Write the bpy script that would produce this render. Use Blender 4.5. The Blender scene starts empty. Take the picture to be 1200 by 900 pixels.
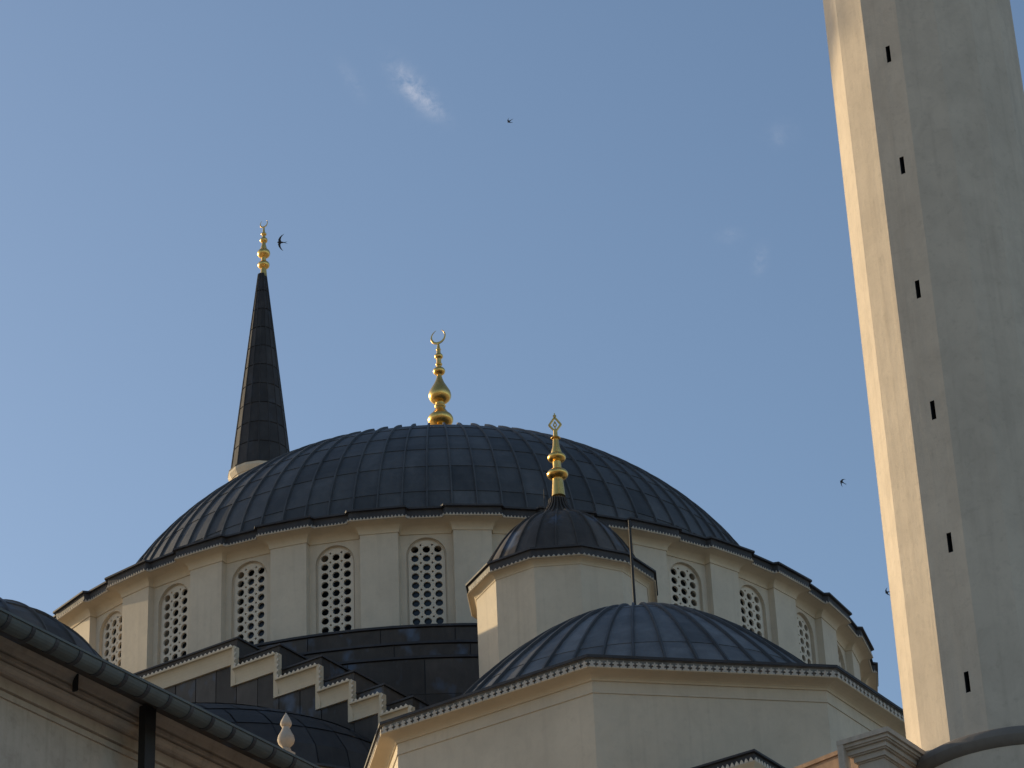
import bpy, math, random
from mathutils import Vector, Matrix
random.seed(7)
scene = bpy.context.scene
PI = math.pi
sin, cos, rad = math.sin, math.cos, math.radians

# ------------------------------------------------------------------ camera
EYE = 1.7                                   # camera height above the ground
PITCH, ROLL, YAW = 0.53291, 0.04362, 0.03017
cam_d = bpy.data.cameras.new('camera')
cam = bpy.data.objects.new('camera', cam_d)
scene.collection.objects.link(cam)
cam_d.sensor_width = 36.0
cam_d.lens = 3526.17 / 1200.0 * 36.0
cam_d.clip_start = 0.5
cam_d.clip_end = 6000.0
c_, s_ = cos(YAW), sin(YAW)
cp, sp = cos(PITCH), sin(PITCH)
cr, sr = cos(ROLL), sin(ROLL)
right0 = Vector((c_, -s_, 0.0))
up0 = Vector((-sp * s_, -sp * c_, cp))
fwd = Vector((cp * s_, cp * c_, sp))
CR = right0 * cr - up0 * sr
CU = right0 * sr + up0 * cr
M = Matrix.Identity(4)
for i in range(3):
    M[i][0], M[i][1], M[i][2] = CR[i], CU[i], -fwd[i]
M[2][3] = EYE
cam.matrix_world = M
scene.camera = cam

# ------------------------------------------------------------------ light
SUN_ANG = rad(125.2)                        # from -y towards -x
SUN_EL = rad(15.0)
world = bpy.data.worlds.new('World')
scene.world = world
world.use_nodes = True
wn, wl_ = world.node_tree.nodes, world.node_tree.links
wn.clear()
w_out = wn.new('ShaderNodeOutputWorld')
w_bg = wn.new('ShaderNodeBackground')
sky = wn.new('ShaderNodeTexSky')
sky.sky_type = 'NISHITA'
sky.sun_disc = False
sky.sun_elevation = SUN_EL
sky.sun_rotation = math.atan2(-sin(SUN_ANG), -cos(SUN_ANG)) % (2 * PI)
sky.altitude = 100.0
sky.air_density = 1.0
sky.dust_density = 1.2
sky.ozone_density = 1.8
w_bg.inputs['Strength'].default_value = 0.15
# thin wisps of high cloud, laid out by direction
tc = wn.new('ShaderNodeTexCoord')
def vnode(op, a, b=None):
    n = wn.new('ShaderNodeVectorMath'); n.operation = op
    for k, v in enumerate((a, b)):
        if v is None: continue
        if isinstance(v, tuple): n.inputs[k].default_value = v
        else: wl_.new(v, n.inputs[k])
    return n
def mnode(op, a, b=None, clamp=False):
    n = wn.new('ShaderNodeMath'); n.operation = op; n.use_clamp = clamp
    for k, v in enumerate((a, b)):
        if v is None: continue
        if isinstance(v, (int, float)): n.inputs[k].default_value = v
        else: wl_.new(v, n.inputs[k])
    return n.outputs[0]
total = None
def sdir(px, py):
    v = CR * (px - 600) + CU * (450 - py) + fwd * 3526.17
    return v.normalized()
for (cd, along, la, lb, amp) in ((sdir(480, 100), (0.62, -0.78), 28, 12, 0.40), (sdir(505, 122), (0.7, -0.7), 22, 10, 0.30),
                                 (sdir(412, 94), (0.5, -0.86), 22, 8, 0.10), (sdir(914, 158), (0.9, 0.4), 16, 12, 0.10),
                                 (sdir(890, 305), (0.2, 1.0), 15, 8, 0.13), (sdir(856, 276), (1.0, 0.1), 13, 8, 0.10)):
    ax = (CR * along[0] + CU * along[1]).normalized()
    bx_ = cd.cross(ax).normalized()
    df = vnode('SUBTRACT', tc.outputs['Generated'], tuple(cd))
    x1 = vnode('DOT_PRODUCT', df.outputs[0], tuple(ax)).outputs['Value']
    x2 = vnode('DOT_PRODUCT', df.outputs[0], tuple(bx_)).outputs['Value']
    x1 = mnode('MULTIPLY', x1, 3526.0 / la); x2 = mnode('MULTIPLY', x2, 3526.0 / lb)
    rr = mnode('ADD', mnode('POWER', mnode('ABSOLUTE', x1), 2.0), mnode('POWER', mnode('ABSOLUTE', x2), 2.0))
    g = mnode('MULTIPLY', mnode('EXPONENT', mnode('MULTIPLY', rr, -1.0)), amp)
    total = g if total is None else mnode('ADD', total, g)
nz = wn.new('ShaderNodeTexNoise'); nz.inputs['Scale'].default_value = 210.0; nz.inputs['Detail'].default_value = 7.0
nz.inputs['Roughness'].default_value = 0.68; nz.inputs['Distortion'].default_value = 0.25
wl_.new(tc.outputs['Generated'], nz.inputs['Vector'])
nn = mnode('MULTIPLY', mnode('SUBTRACT', nz.outputs['Fac'], 0.38, True), 3.2, True)
cf = mnode('MULTIPLY', total, nn, True)
mix = wn.new('ShaderNodeMix'); mix.data_type = 'RGBA'
wl_.new(cf, mix.inputs[0]); wl_.new(sky.outputs[0], mix.inputs[6])
mix.inputs[7].default_value = (4.6, 4.6, 5.0, 1.0)
wl_.new(mix.outputs[2], w_bg.inputs['Color'])
wl_.new(w_bg.outputs[0], w_out.inputs['Surface'])

sun_d = bpy.data.lights.new('sun', 'SUN')
sun_d.energy = 4.0
sun_d.angle = rad(0.55)
sun_d.color = (1.0, 0.785, 0.47)
sun = bpy.data.objects.new('sun', sun_d)
scene.collection.objects.link(sun)
to_sun = Vector((-sin(SUN_ANG) * cos(SUN_EL), -cos(SUN_ANG) * cos(SUN_EL), sin(SUN_EL)))
sun.rotation_euler = to_sun.to_track_quat('Z', 'Y').to_euler()
sun.location = to_sun * 200
scene.view_settings.view_transform = 'Standard'
scene.view_settings.look = 'None'
scene.view_settings.gamma = 1.0
scene.view_settings.exposure = 0.12
scene.render.engine = 'CYCLES'

# ------------------------------------------------------------------ materials
def material(name):
    m = bpy.data.materials.new(name); m.use_nodes = True
    nt = m.node_tree
    return m, nt, nt.nodes['Principled BSDF']
def node(nt, kind, **kw):
    n = nt.nodes.new(kind)
    for k, v in kw.items(): setattr(n, k, v)
    return n
def noise(nt, vec, scale, detail=4.0, rough=0.55, dist=0.0):
    n = node(nt, 'ShaderNodeTexNoise')
    n.inputs['Scale'].default_value = scale; n.inputs['Detail'].default_value = detail
    n.inputs['Roughness'].default_value = rough; n.inputs['Distortion'].default_value = dist
    nt.links.new(vec, n.inputs['Vector']); return n.outputs['Fac']
def mapping(nt, vec, scale):
    n = node(nt, 'ShaderNodeMapping'); n.inputs['Scale'].default_value = scale
    nt.links.new(vec, n.inputs['Vector']); return n.outputs[0]
def ramp(nt, fac, stops):
    n = node(nt, 'ShaderNodeValToRGB')
    while len(n.color_ramp.elements) < len(stops): n.color_ramp.elements.new(0.5)
    for e, (p_, c) in zip(n.color_ramp.elements, stops):
        e.position = p_; e.color = (*c, 1.0) if len(c) == 3 else c
    nt.links.new(fac, n.inputs[0]); return n.outputs[0]
def mixc(nt, fac, a, b, mode='MIX'):
    n = node(nt, 'ShaderNodeMix', data_type='RGBA', blend_type=mode)
    for k, v in ((0, fac), (6, a), (7, b)):
        if isinstance(v, (int, float)): n.inputs[k].default_value = v
        elif isinstance(v, tuple): n.inputs[k].default_value = (*v, 1.0)
        else: nt.links.new(v, n.inputs[k])
    return n.outputs[2]
def math_(nt, op, a, b, clamp=False):
    n = node(nt, 'ShaderNodeMath', operation=op, use_clamp=clamp)
    for k, v in ((0, a), (1, b)):
        if isinstance(v, (int, float)): n.inputs[k].default_value = v
        else: nt.links.new(v, n.inputs[k])
    return n.outputs[0]
def bump(nt, bs, h, strength, dist):
    n = node(nt, 'ShaderNodeBump'); n.inputs['Strength'].default_value = strength; n.inputs['Distance'].default_value = dist
    nt.links.new(h, n.inputs['Height']); nt.links.new(n.outputs[0], bs.inputs['Normal'])

def stone_mat(name, col, dark, stain=0.35, streak=0.3, bump_s=0.35, rough=0.85, grain=6.0):
    col, dark = [tuple(c * k for c, k in zip(q, (1.0, 0.92, 0.855))) for q in (col, dark)]
    m, nt, bs = material(name)
    geo = node(nt, 'ShaderNodeNewGeometry').outputs['Position']
    big = noise(nt, geo, 0.55, 5.0, 0.6)
    fine = noise(nt, geo, grain, 6.0, 0.65)
    col1 = mixc(nt, ramp(nt, big, ((0.35, (0, 0, 0)), (0.7, (1, 1, 1)))), col, tuple(c * 0.86 for c in col))
    st = noise(nt, mapping(nt, geo, (5.0, 5.0, 0.22)), 1.0, 5.0, 0.6)
    col2 = mixc(nt, math_(nt, 'MULTIPLY', ramp(nt, st, ((0.52, (0, 0, 0)), (0.75, (1, 1, 1)))), streak), col1, dark)
    mid = noise(nt, mapping(nt, geo, (1.0, 1.0, 0.8)), 2.3, 6.0, 0.7, 0.6)
    col2 = mixc(nt, math_(nt, 'MULTIPLY', ramp(nt, mid, ((0.42, (0, 0, 0)), (0.72, (1, 1, 1)))), stain * 0.8), col2, dark)
    sp_ = ramp(nt, fine, ((0.55, (0, 0, 0)), (0.78, (1, 1, 1))))
    col3 = mixc(nt, math_(nt, 'MULTIPLY', sp_, stain), col2, dark)
    nt.links.new(col3, bs.inputs['Base Color'])
    bs.inputs['Roughness'].default_value = rough
    h = math_(nt, 'ADD', math_(nt, 'MULTIPLY', fine, 0.5), math_(nt, 'MULTIPLY', st, 0.8))
    bump(nt, bs, h, bump_s, 0.02)
    return m
def lead_mat(name, col, light, rough=0.5, var=0.55, spec=0.5, tint=0.0):
    m, nt, bs = material(name)
    geo = node(nt, 'ShaderNodeNewGeometry').outputs['Position']
    oi = node(nt, 'ShaderNodeObjectInfo').outputs['Random']
    a = noise(nt, geo, 1.1, 5.0, 0.62, 0.4)
    b = noise(nt, mapping(nt, geo, (7.0, 7.0, 1.4)), 1.0, 5.0, 0.65)
    f = math_(nt, 'ADD', math_(nt, 'MULTIPLY', ramp(nt, a, ((0.38, (0, 0, 0)), (0.72, (1, 1, 1)))), 0.55),
              math_(nt, 'MULTIPLY', ramp(nt, b, ((0.45, (0, 0, 0)), (0.8, (1, 1, 1)))), 0.35))
    c1 = mixc(nt, f, col, light)
    k = math_(nt, 'ADD', math_(nt, 'MULTIPLY', oi, var), 1.0 - var * 0.5)
    kk = node(nt, 'ShaderNodeCombineColor')
    for i in range(3): nt.links.new(k, kk.inputs[i])
    c2 = mixc(nt, 1.0, c1, kk.outputs[0], 'MULTIPLY')
    blue = ramp(nt, noise(nt, mapping(nt, geo, (1.0, 1.0, 0.6)), 1.6, 3.0, 0.55), ((0.56, (0, 0, 0)), (0.70, (1, 1, 1))))
    c2 = mixc(nt, math_(nt, 'MULTIPLY', blue, tint), c2, (0.10, 0.135, 0.20))
    nt.links.new(c2, bs.inputs['Base Color'])
    nt.links.new(math_(nt, 'ADD', math_(nt, 'MULTIPLY', b, 0.25), rough - 0.1), bs.inputs['Roughness'])
    bs.inputs['Specular IOR Level'].default_value = spec
    bump(nt, bs, math_(nt, 'ADD', math_(nt, 'MULTIPLY', noise(nt, geo, 3.2, 3.0), 1.0), math_(nt, 'MULTIPLY', b, 0.3)), 0.25, 0.03)
    return m
def plain(name, col, rough=0.6, metal=0.0):
    m, nt, bs = material(name)
    geo = node(nt, 'ShaderNodeNewGeometry').outputs['Position']
    n = noise(nt, geo, 9.0, 4.0)
    nt.links.new(mixc(nt, n, tuple(c * 0.8 for c in col), tuple(min(1, c * 1.2) for c in col)), bs.inputs['Base Color'])
    bs.inputs['Roughness'].default_value = rough; bs.inputs['Metallic'].default_value = metal
    return m
MAT = {
    'wall': stone_mat('cream_stone_wall', (0.60, 0.56, 0.47), (0.36, 0.33, 0.275), 0.30, 0.30),
    'cornice': stone_mat('cream_cornice', (0.60, 0.54, 0.42), (0.36, 0.31, 0.22), 0.2, 0.15, 0.2),
    'white': stone_mat('white_cresting', (0.70, 0.67, 0.60), (0.42, 0.39, 0.33), 0.2, 0.15, 0.15),
    'grille': stone_mat('grille_plaster', (0.66, 0.63, 0.55), (0.42, 0.39, 0.33), 0.15, 0.15, 0.15),
    'minaret': stone_mat('minaret_stone', (0.58, 0.53, 0.45), (0.32, 0.285, 0.24), 0.42, 0.34, 0.5, 0.85, 9.0),
    'old': stone_mat('weathered_stone', (0.52, 0.47, 0.41), (0.19, 0.16, 0.12), 0.4, 0.4, 0.4),
    'trim': stone_mat('grey_cresting', (0.50, 0.48, 0.44), (0.24, 0.22, 0.19), 0.5, 0.4, 0.15),
    'sun_warm': stone_mat('sun_orange_rubble', (0.46, 0.31, 0.21), (0.22, 0.14, 0.09), 0.6, 0.5, 0.6),  # brown stone with the low sun's orange put into its colour
    'ring': stone_mat('stained_stone', (0.18, 0.165, 0.15), (0.10, 0.09, 0.08), 0.5, 0.4, 0.5),
    'lead': lead_mat('dome_lead', (0.048, 0.049, 0.052), (0.098, 0.099, 0.103), 0.58, 0.55, 0.35),
    'lead_warm': lead_mat('old_lead', (0.055, 0.047, 0.042), (0.110, 0.096, 0.088), 0.62, 0.7, 0.25, 0.75),
    'lead_dark': lead_mat('dark_lead', (0.034, 0.032, 0.033), (0.062, 0.059, 0.060), 0.65, 0.4, 0.2, 0.12),
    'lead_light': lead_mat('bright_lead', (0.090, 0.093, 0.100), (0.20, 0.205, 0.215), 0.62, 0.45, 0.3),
    'fascia': lead_mat('lead_fascia', (0.035, 0.034, 0.038), (0.075, 0.072, 0.078), 0.6, 0.2, 0.3),
    'fascia_grey': lead_mat('grey_fascia', (0.13, 0.125, 0.12), (0.36, 0.34, 0.32), 0.7, 0.2, 0.3),
    'zinc': lead_mat('gutter_zinc', (0.075, 0.085, 0.085), (0.13, 0.145, 0.14), 0.55, 0.35, 0.4),
    'iron': plain('dark_iron', (0.016, 0.015, 0.015), 0.7),
    'dark': plain('dark_interior', (0.012, 0.013, 0.016), 0.8),
    'feather': plain('dark_feather', (0.02, 0.02, 0.024), 0.8),
    'ground': stone_mat('pale_paving', (0.42, 0.39, 0.33), (0.25, 0.22, 0.18), 0.3, 0.0),
}
m, nt, bs = material('gilding')
geo = node(nt, 'ShaderNodeNewGeometry').outputs['Position']
nt.links.new(mixc(nt, noise(nt, geo, 14.0, 4.0), (0.62, 0.36, 0.09), (0.95, 0.62, 0.20)), bs.inputs['Base Color'])
bs.inputs['Metallic'].default_value = 1.0
nt.links.new(math_(nt, 'ADD', math_(nt, 'MULTIPLY', noise(nt, geo, 20.0), 0.2), 0.2), bs.inputs['Roughness'])
MAT['gold'] = m
m, nt, bs = material('window_glass')
bs.inputs['Base Color'].default_value = (0.012, 0.016, 0.02, 1); bs.inputs['Roughness'].default_value = 0.15
MAT['glass'] = m

# ------------------------------------------------------------------ helpers
COL = scene.collection
TH = rad(35.24)                              # turn of the building
OX, OY = 0.0, 80.154                         # axis of the main dome
N1 = Vector((-sin(TH), -cos(TH))); N2 = Vector((cos(TH), -sin(TH)))
def W(a, b, z=0.0):                          # building grid -> world (z above the eye)
    p_ = Vector((OX, OY)) + N2 * a + N1 * b
    return Vector((p_.x, p_.y, z))
def Z(h): return h + EYE                     # height above the eye -> above the ground

def thing(name, label, cat, loc, rot=-TH, group=None):
    o = bpy.data.objects.new(name, None); COL.objects.link(o)
    o.location = loc; o.rotation_euler = (0, 0, rot)
    o.empty_display_size = 0.5
    o['label'] = label; o['category'] = cat
    if group: o['group'] = group
    return o

class MB:
    def __init__(s): s.v = []; s.f = []
    def add(s, vs, fs):
        n = len(s.v); s.v += [tuple(v) for v in vs]; s.f += [tuple(i + n for i in f) for f in fs]; return s
    def box(s, x0, x1, y0, y1, z0, z1):
        return s.add([(x0, y0, z0), (x1, y0, z0), (x1, y1, z0), (x0, y1, z0), (x0, y0, z1), (x1, y0, z1), (x1, y1, z1), (x0, y1, z1)],
                     [(3, 2, 1, 0), (4, 5, 6, 7), (0, 1, 5, 4), (1, 2, 6, 5), (2, 3, 7, 6), (3, 0, 4, 7)])
    def loft(s, rings, closed=True, cap0=False, cap1=False):
        n = len(rings[0]); vs = [p_ for r_ in rings for p_ in r_]; fs = []
        m_ = n if closed else n - 1
        for j in range(len(rings) - 1):
            for i in range(m_):
                k = (i + 1) % n
                fs.append((j * n + i, j * n + k, (j + 1) * n + k, (j + 1) * n + i))
        if cap0: fs.append(tuple(range(n - 1, -1, -1)))
        if cap1: fs.append(tuple((len(rings) - 1) * n + i for i in range(n)))
        return s.add(vs, fs)
    def lathe(s, prof, n, phase=0.0, cap0=True, cap1=True, c=(0, 0)):
        rings = [[(c[0] + r_ * sin(phase + 2 * PI * i / n), c[1] - r_ * cos(phase + 2 * PI * i / n), z) for i in range(n)] for r_, z in prof]
        return s.loft(rings, True, cap0, cap1)
    def prism(s, poly, z0, z1):
        return s.loft([[(x, y, z0) for x, y in poly], [(x, y, z1) for x, y in poly]], True, True, True)
    def build(s, name, mat, parent=None, smooth=None, kind=None, loc=None):
        me = bpy.data.meshes.new(name); me.from_pydata(s.v, [], s.f); me.validate(); me.update()
        me.materials.append(MAT[mat])
        return link(name, me, parent, smooth, kind, loc)
def link(name, me, parent=None, smooth=None, kind=None, loc=None):
    if smooth is not None:
        me.polygons.foreach_set('use_smooth', [True] * len(me.polygons))
        me.set_sharp_from_angle(angle=rad(smooth))
    o = bpy.data.objects.new(name, me); COL.objects.link(o)
    if parent: o.parent = parent
    if kind: o['kind'] = kind
    if loc: o.location = loc
    return o
def ngon(n, R, phase, z, c=(0, 0)):          # R to the corners
    return [(c[0] + R * sin(phase + 2 * PI * i / n), c[1] - R * cos(phase + 2 * PI * i / n), z) for i in range(n)]

CAM_PHI = TH                                 # direction towards the camera in the building frame

def dome_skin(parent_thing, R_of_u, rows, ncol, mat, phi_c, half, name='dome', thick=0.035, gap=0.012, base_u=None, seam=True, sub=3, roll=0.035, seam_mat=None):
    """dome > lead_panel ...; R_of_u(u)->(r, z). Panels within +-half of phi_c are single, the rest are joined."""
    us = [rows[0] + (rows[-1] - rows[0]) * i / 40 for i in range(41)]
    base = MB().lathe([R_of_u(u) for u in us], ncol if ncol > 40 else 48, 0.0, True, True).build(name, mat, parent_thing, 40)
    rest = MB()
    for j in range(len(rows) - 1):
        ua, ub = rows[j], rows[j + 1]
        def grid(phi0):
            rings = []
            w_ = 2 * PI / ncol
            for lay in (0, 1):
                for i in range(sub + 1):
                    u = ua + (ub - ua) * i / sub
                    if i == 0: u += 0.0006
                    r_, z = R_of_u(u)
                    r2, z2 = R_of_u(min(u + 1e-3, rows[-1] + 1e-3))
                    t = Vector((r2 - r_, z2 - z)).normalized(); nrm = Vector((t.y, -t.x))
                    th_ = 0.004 if lay else thick * (1.0 - 0.55 * i / sub)
                    rr_, zz = r_ + nrm.x * th_, z + nrm.y * th_
                    hw = w_ / 2 - min(gap / max(r_, 0.05), w_ * 0.12)
                    for k in (-1, 0, 1):
                        rings.append((rr_ * sin(phi0 + hw * k), -rr_ * cos(phi0 + hw * k), zz))
            n = 3; fs = []
            for i in range(sub):
                for k in range(2):
                    a = i * n + k
                    fs.append((a, a + 1, a + n + 1, a + n))
            o_ = (sub + 1) * n
            border = [0, 1, 2] + [n * (i + 1) + 2 for i in range(sub)] + [n * sub + 1, n * sub] + [n * (sub - 1 - i) for i in range(sub - 1)]
            for q in range(len(border)):
                a, b = border[q], border[(q + 1) % len(border)]
                fs.append((b, a, a + o_, b + o_))
            return rings, fs
        vs, fs = grid(0.0)
        me = bpy.data.meshes.new('lead_panel'); me.from_pydata(vs, [], fs); me.update(); me.materials.append(MAT[mat])
        for c in range(ncol):
            phi = 2 * PI * (c + 0.5) / ncol
            dlt = (phi - phi_c + PI) % (2 * PI) - PI
            if abs(dlt) < half:
                o = link('lead_panel', me, base); o.rotation_euler = (0, 0, phi)
            else:
                rest.add(*grid(phi))
    if rest.v: rest.build('lead_panel', mat, base, None, 'stuff')
    if seam:
        sm = MB()
        for c in range(ncol):
            phi = 2 * PI * c / ncol
            rings = []
            for u in us[::2]:
                r_, z = R_of_u(u)
                r2, z2 = R_of_u(u + 1e-3)
                t = Vector((r2 - r_, z2 - z)).normalized(); nrm = Vector((t.y, -t.x))
                q = []
                wd = min(roll * 0.6, r_ * PI / ncol * 0.8)
                for k, hgt in ((-1, 0.0), (-0.6, roll * 1.3), (0.6, roll * 1.3), (1, 0.0)):
                    rr_, zz = r_ + nrm.x * (hgt + 0.01), z + nrm.y * (hgt + 0.01)
                    q.append((rr_ * sin(phi) + wd * k * cos(phi), -rr_ * cos(phi) + wd * k * sin(phi), zz))
                rings.append(q)
            sm.loft(rings, False)
        sm.build('seam_roll', seam_mat or mat, base, 40, 'stuff')
    return base

def bulb_profile(zc, R, h, neck):
    pts = []
    for i in range(13):
        t = -PI / 2 + PI * i / 12
        pts.append((max(neck, R * cos(t) ** 0.85 if cos(t) > 1e-6 else neck), zc + h / 2 * sin(t)))
    return pts
def finial(parent, name, c, stem, bulbs, top):
    """stem: lathe profile; bulbs: (z, radius, height, neck); top: callable building the emblem"""
    o = MB().lathe(stem, 20, 0, True, True).build(name, 'gold', parent, 40, None, (c[0], c[1], 0))
    for zc, R, h, nk in bulbs:
        MB().lathe(bulb_profile(zc, R, h, nk), 28, 0, True, True).build('bulb', 'gold', o, 40)
    top(o)
    return o
def crescent(parent, zc, R, thick, turn, tilt=0.0, open_a=0.42):
    """ring open at the top, thick below, lying in the plane turned by `turn` round z"""
    mb = MB(); n = 30; rings = []
    for i in range(n + 1):
        t = -PI / 2 - (PI - open_a) + 2 * (PI - open_a) * i / n + tilt
        f = 1.0 - abs(2.0 * i / n - 1.0)
        w_ = thick * (0.16 + 0.84 * f ** 0.8)
        q = []
        for k in range(8):
            al = 2 * PI * k / 8
            rr_ = R - w_ * 0.5 + w_ * 0.5 * cos(al)
            d_ = w_ * 0.28 * sin(al)
            q.append((rr_ * cos(t) * cos(turn) - d_ * sin(turn), rr_ * cos(t) * sin(turn) + d_ * cos(turn), zc + rr_ * sin(t)))
        rings.append(q)
    mb.loft(rings, True, True, True)
    return mb.build('crescent', 'gold', parent, 40)

def teeth_strip(mb, p, q, z0, h, period, out, nrm, shape=0):
    """row of small pointed teeth between plan points p and q, standing up from z0, facing nrm"""
    L = (Vector(q) - Vector(p)).length
    n = max(1, round(L / period)); t = (Vector(q) - Vector(p)) / n
    for i in range(n):
        c = Vector(p) + t * (i + 0.5)
        e = t * 0.46
        a, b = c - e, c + e
        f = nrm * out; g = nrm * (out - 0.03)
        vs = []
        for d_ in (f, g):
            vs += [(a.x + d_.x, a.y + d_.y, z0 - 0.02), (b.x + d_.x, b.y + d_.y, z0 - 0.02),
                   (c.x + e.x * .55 + d_.x, c.y + e.y * .55 + d_.y, z0 + h * 0.45), (c.x + d_.x, c.y + d_.y, z0 + h), (c.x - e.x * .55 + d_.x, c.y - e.y * .55 + d_.y, z0 + h * 0.45)]
        fs = [(0, 1, 2, 3, 4)] + [(i_, i_ + 5, (i_ + 1) % 5 + 5, (i_ + 1) % 5) for i_ in range(5)]
        mb.add(vs, fs)

# ------------------------------------------------------------------ ground
g = MB().add([(-3000, -3000, 0), (3000, -3000, 0), (3000, 3000, 0), (-3000, 3000, 0)], [(0, 1, 2, 3)]).build('ground', 'ground')
g['kind'] = 'structure'

# ------------------------------------------------------------------ the domed hall
hall = thing('mosque_hall', 'cream mosque hall with arched grille windows ringed below its wide dark lead dome', 'mosque', W(0, 0))
BODY = 12.9
body = MB().box(-BODY, BODY, -BODY, BODY, 0, Z(28.2))
body.box(-15.5, 15.5, -15.5, 15.5, 0, Z(20.5))
body.build('base_wall', 'wall', hall)
MB().lathe([(15.4, Z(20.52)), (13.0, Z(22.0))], 4, PI / 4, True, False)

NB = 32
RW, RP = 12.0, 12.20
WHW, PHW = 0.675, 0.49                      # half widths of window bay and pilaster
ZW0, ZTOP = Z(32.2), Z(35.86)
def drum_poly(ow, op, lat, z):
    op = op - 0.09 * max(0.0, min(1.0, ow / 0.46))
    pts = []
    for k in range(NB):
        for (phi, r_, hw) in ((2 * PI * k / NB, RW + ow, WHW - lat), (2 * PI * (k + 0.5) / NB, RP + op, PHW + lat)):
            d_ = Vector((sin(phi), -cos(phi))); t = Vector((cos(phi), sin(phi)))
            for s in (-1, 1):
                pts.append((d_.x * r_ + t.x * hw * s, d_.y * r_ + t.y * hw * s, z))
    return pts
# drum wall: pilasters, flanks and bays pierced by arches
AW, ASPR, ATOP, ASILL = 0.515, 35.235, 35.75, 32.75
dm = MB()
lo, hi = drum_poly(0, 0, 0, ZW0), drum_poly(0, 0, 0, ZTOP)
n4 = NB * 4
for k in range(NB):
    b0 = k * 4
    for (i, j) in ((b0 + 1, b0 + 2), (b0 + 2, b0 + 3), (b0 + 3, (b0 + 4) % n4)):
        dm.add([lo[i], lo[j], hi[j], hi[i]], [(0, 1, 2, 3)])
    phi = 2 * PI * k / NB
    d_ = Vector((sin(phi), -cos(phi))); t = Vector((cos(phi), sin(phi)))
    def P(x, z, dep=0.0): return (d_.x * (RW - dep) + t.x * x, d_.y * (RW - dep) + t.y * x, z)
    zs, zt, zi = Z(ASPR), ZTOP, Z(ASILL)
    arch = [(AW * cos(PI - PI * i / 14), zs + AW * sin(PI * i / 14)) for i in range(15)]
    dm.add([P(-WHW, ZW0), P(-AW, ZW0), P(-AW, zs), P(-WHW, zs)], [(0, 1, 2, 3)])
    dm.add([P(AW, ZW0), P(WHW, ZW0), P(WHW, zs), P(AW, zs)], [(0, 1, 2, 3)])
    dm.add([P(-AW, ZW0), P(AW, ZW0), P(AW, zi), P(-AW, zi)], [(0, 1, 2, 3)])
    top = [(-WHW + 2 * WHW * i / 14, zt) for i in range(15)]
    for i in range(14):
        dm.add([P(*arch[i]), P(*arch[i + 1]), P(*top[i + 1]), P(*top[i])], [(0, 1, 2, 3)])
    dm.add([P(-WHW, zs), P(-AW, zs), P(*top[0])], [(0, 1, 2)])
    dm.add([P(AW, zs), P(WHW, zs), P(*top[14])], [(0, 1, 2)])
drum = dm.build('drum_wall', 'wall', hall)

# one window: reveal frame, pierced grille, dark glass
def grille_mesh():
    cu = bpy.data.curves.new('grille', 'CURVE'); cu.dimensions = '2D'; cu.fill_mode = 'BOTH'; cu.extrude = 0.03
    def poly(pts):
        s = cu.splines.new('POLY'); s.points.add(len(pts) - 1); s.use_cyclic_u = True
        for p_, (x, y) in zip(s.points, pts): p_.co = (x, y, 0, 1)
    w_ = AW - 0.045
    zs = ASPR - ASILL
    poly([(-w_, 0.0)] + [(w_, 0.0)] + [(w_ * cos(PI * i / 18), zs + w_ * sin(PI * i / 18)) for i in range(19)])
    px, pz, hr = 0.295, 0.254, 0.100
    for r_ in range(13):
        z = 0.16 + pz * r_
        for c in (-1, 0, 1):
            x = c * px
            if r_ == 11 and c != 0: continue
            if z > zs + w_ - 0.16 and c != 0: continue
            if z + hr > zs + math.sqrt(max(0, w_ * w_ - x * x)) - 0.02: continue
            poly([(x + hr * cos(PI / 5 * q), z + hr * sin(PI / 5 * q)) for q in range(10)])
        for c in (-0.5, 0.5):
            x, zz = c * px, z + pz * 0.5
            if zz + 0.05 > zs + math.sqrt(max(0, w_ * w_ - x * x)) - 0.02: continue
            q = 0.036
            poly([(x + q, zz), (x, zz + q), (x - q, zz), (x, zz - q)])
    ob = bpy.data.objects.new('tmp', cu); COL.objects.link(ob)
    bpy.context.view_layer.update()
    me = bpy.data.meshes.new_from_object(ob.evaluated_get(bpy.context.evaluated_depsgraph_get()))
    bpy.data.objects.remove(ob)
    me.name = 'grille'; me.materials.clear(); me.materials.append(MAT['grille'])
    for v in me.vertices:
        x, y, z = v.co; v.co = (x, -(RW - 0.12) - z, y + Z(ASILL))
    me.update()
    return me
gm = grille_mesh()
fr = MB()
arch = [(AW * cos(PI * i / 14), Z(ASPR) + AW * sin(PI * i / 14)) for i in range(15)]
loop = [(AW, Z(ASILL))] + arch + [(-AW, Z(ASILL))]
n = len(loop)
def arc_off(o_):
    return [(AW - o_, Z(ASILL) + o_)] + [((AW - o_) * cos(PI * i / 14), Z(ASPR) + (AW - o_) * sin(PI * i / 14)) for i in range(15)] + [(-AW + o_, Z(ASILL) + o_)]
fr.loft([[(x, -RW + 0.002, z) for x, z in loop], [(x, -RW + 0.10, z) for x, z in loop], [(x, -RW + 0.10, z) for x, z in arc_off(0.04)], [(x, -RW + 0.42, z) for x, z in arc_off(0.04)]])
fme = bpy.data.meshes.new('window'); fme.from_pydata(fr.v, [], fr.f); fme.update(); fme.materials.append(MAT['wall'])
pane = MB().add([(-AW, -RW + 0.41, Z(ASILL)), (AW, -RW + 0.41, Z(ASILL)), (AW, -RW + 0.41, Z(ATOP)), (-AW, -RW + 0.41, Z(ATOP))], [(0, 1, 2, 3)])
pme = bpy.data.meshes.new('pane'); pme.from_pydata(pane.v, [], pane.f); pme.update(); pme.materials.append(MAT['glass'])
for k in range(NB):
    wdw = link('window', fme, hall); wdw.rotation_euler = (0, 0, 2 * PI * k / NB)
    link('grille', gm, wdw); link('pane', pme, wdw)
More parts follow.
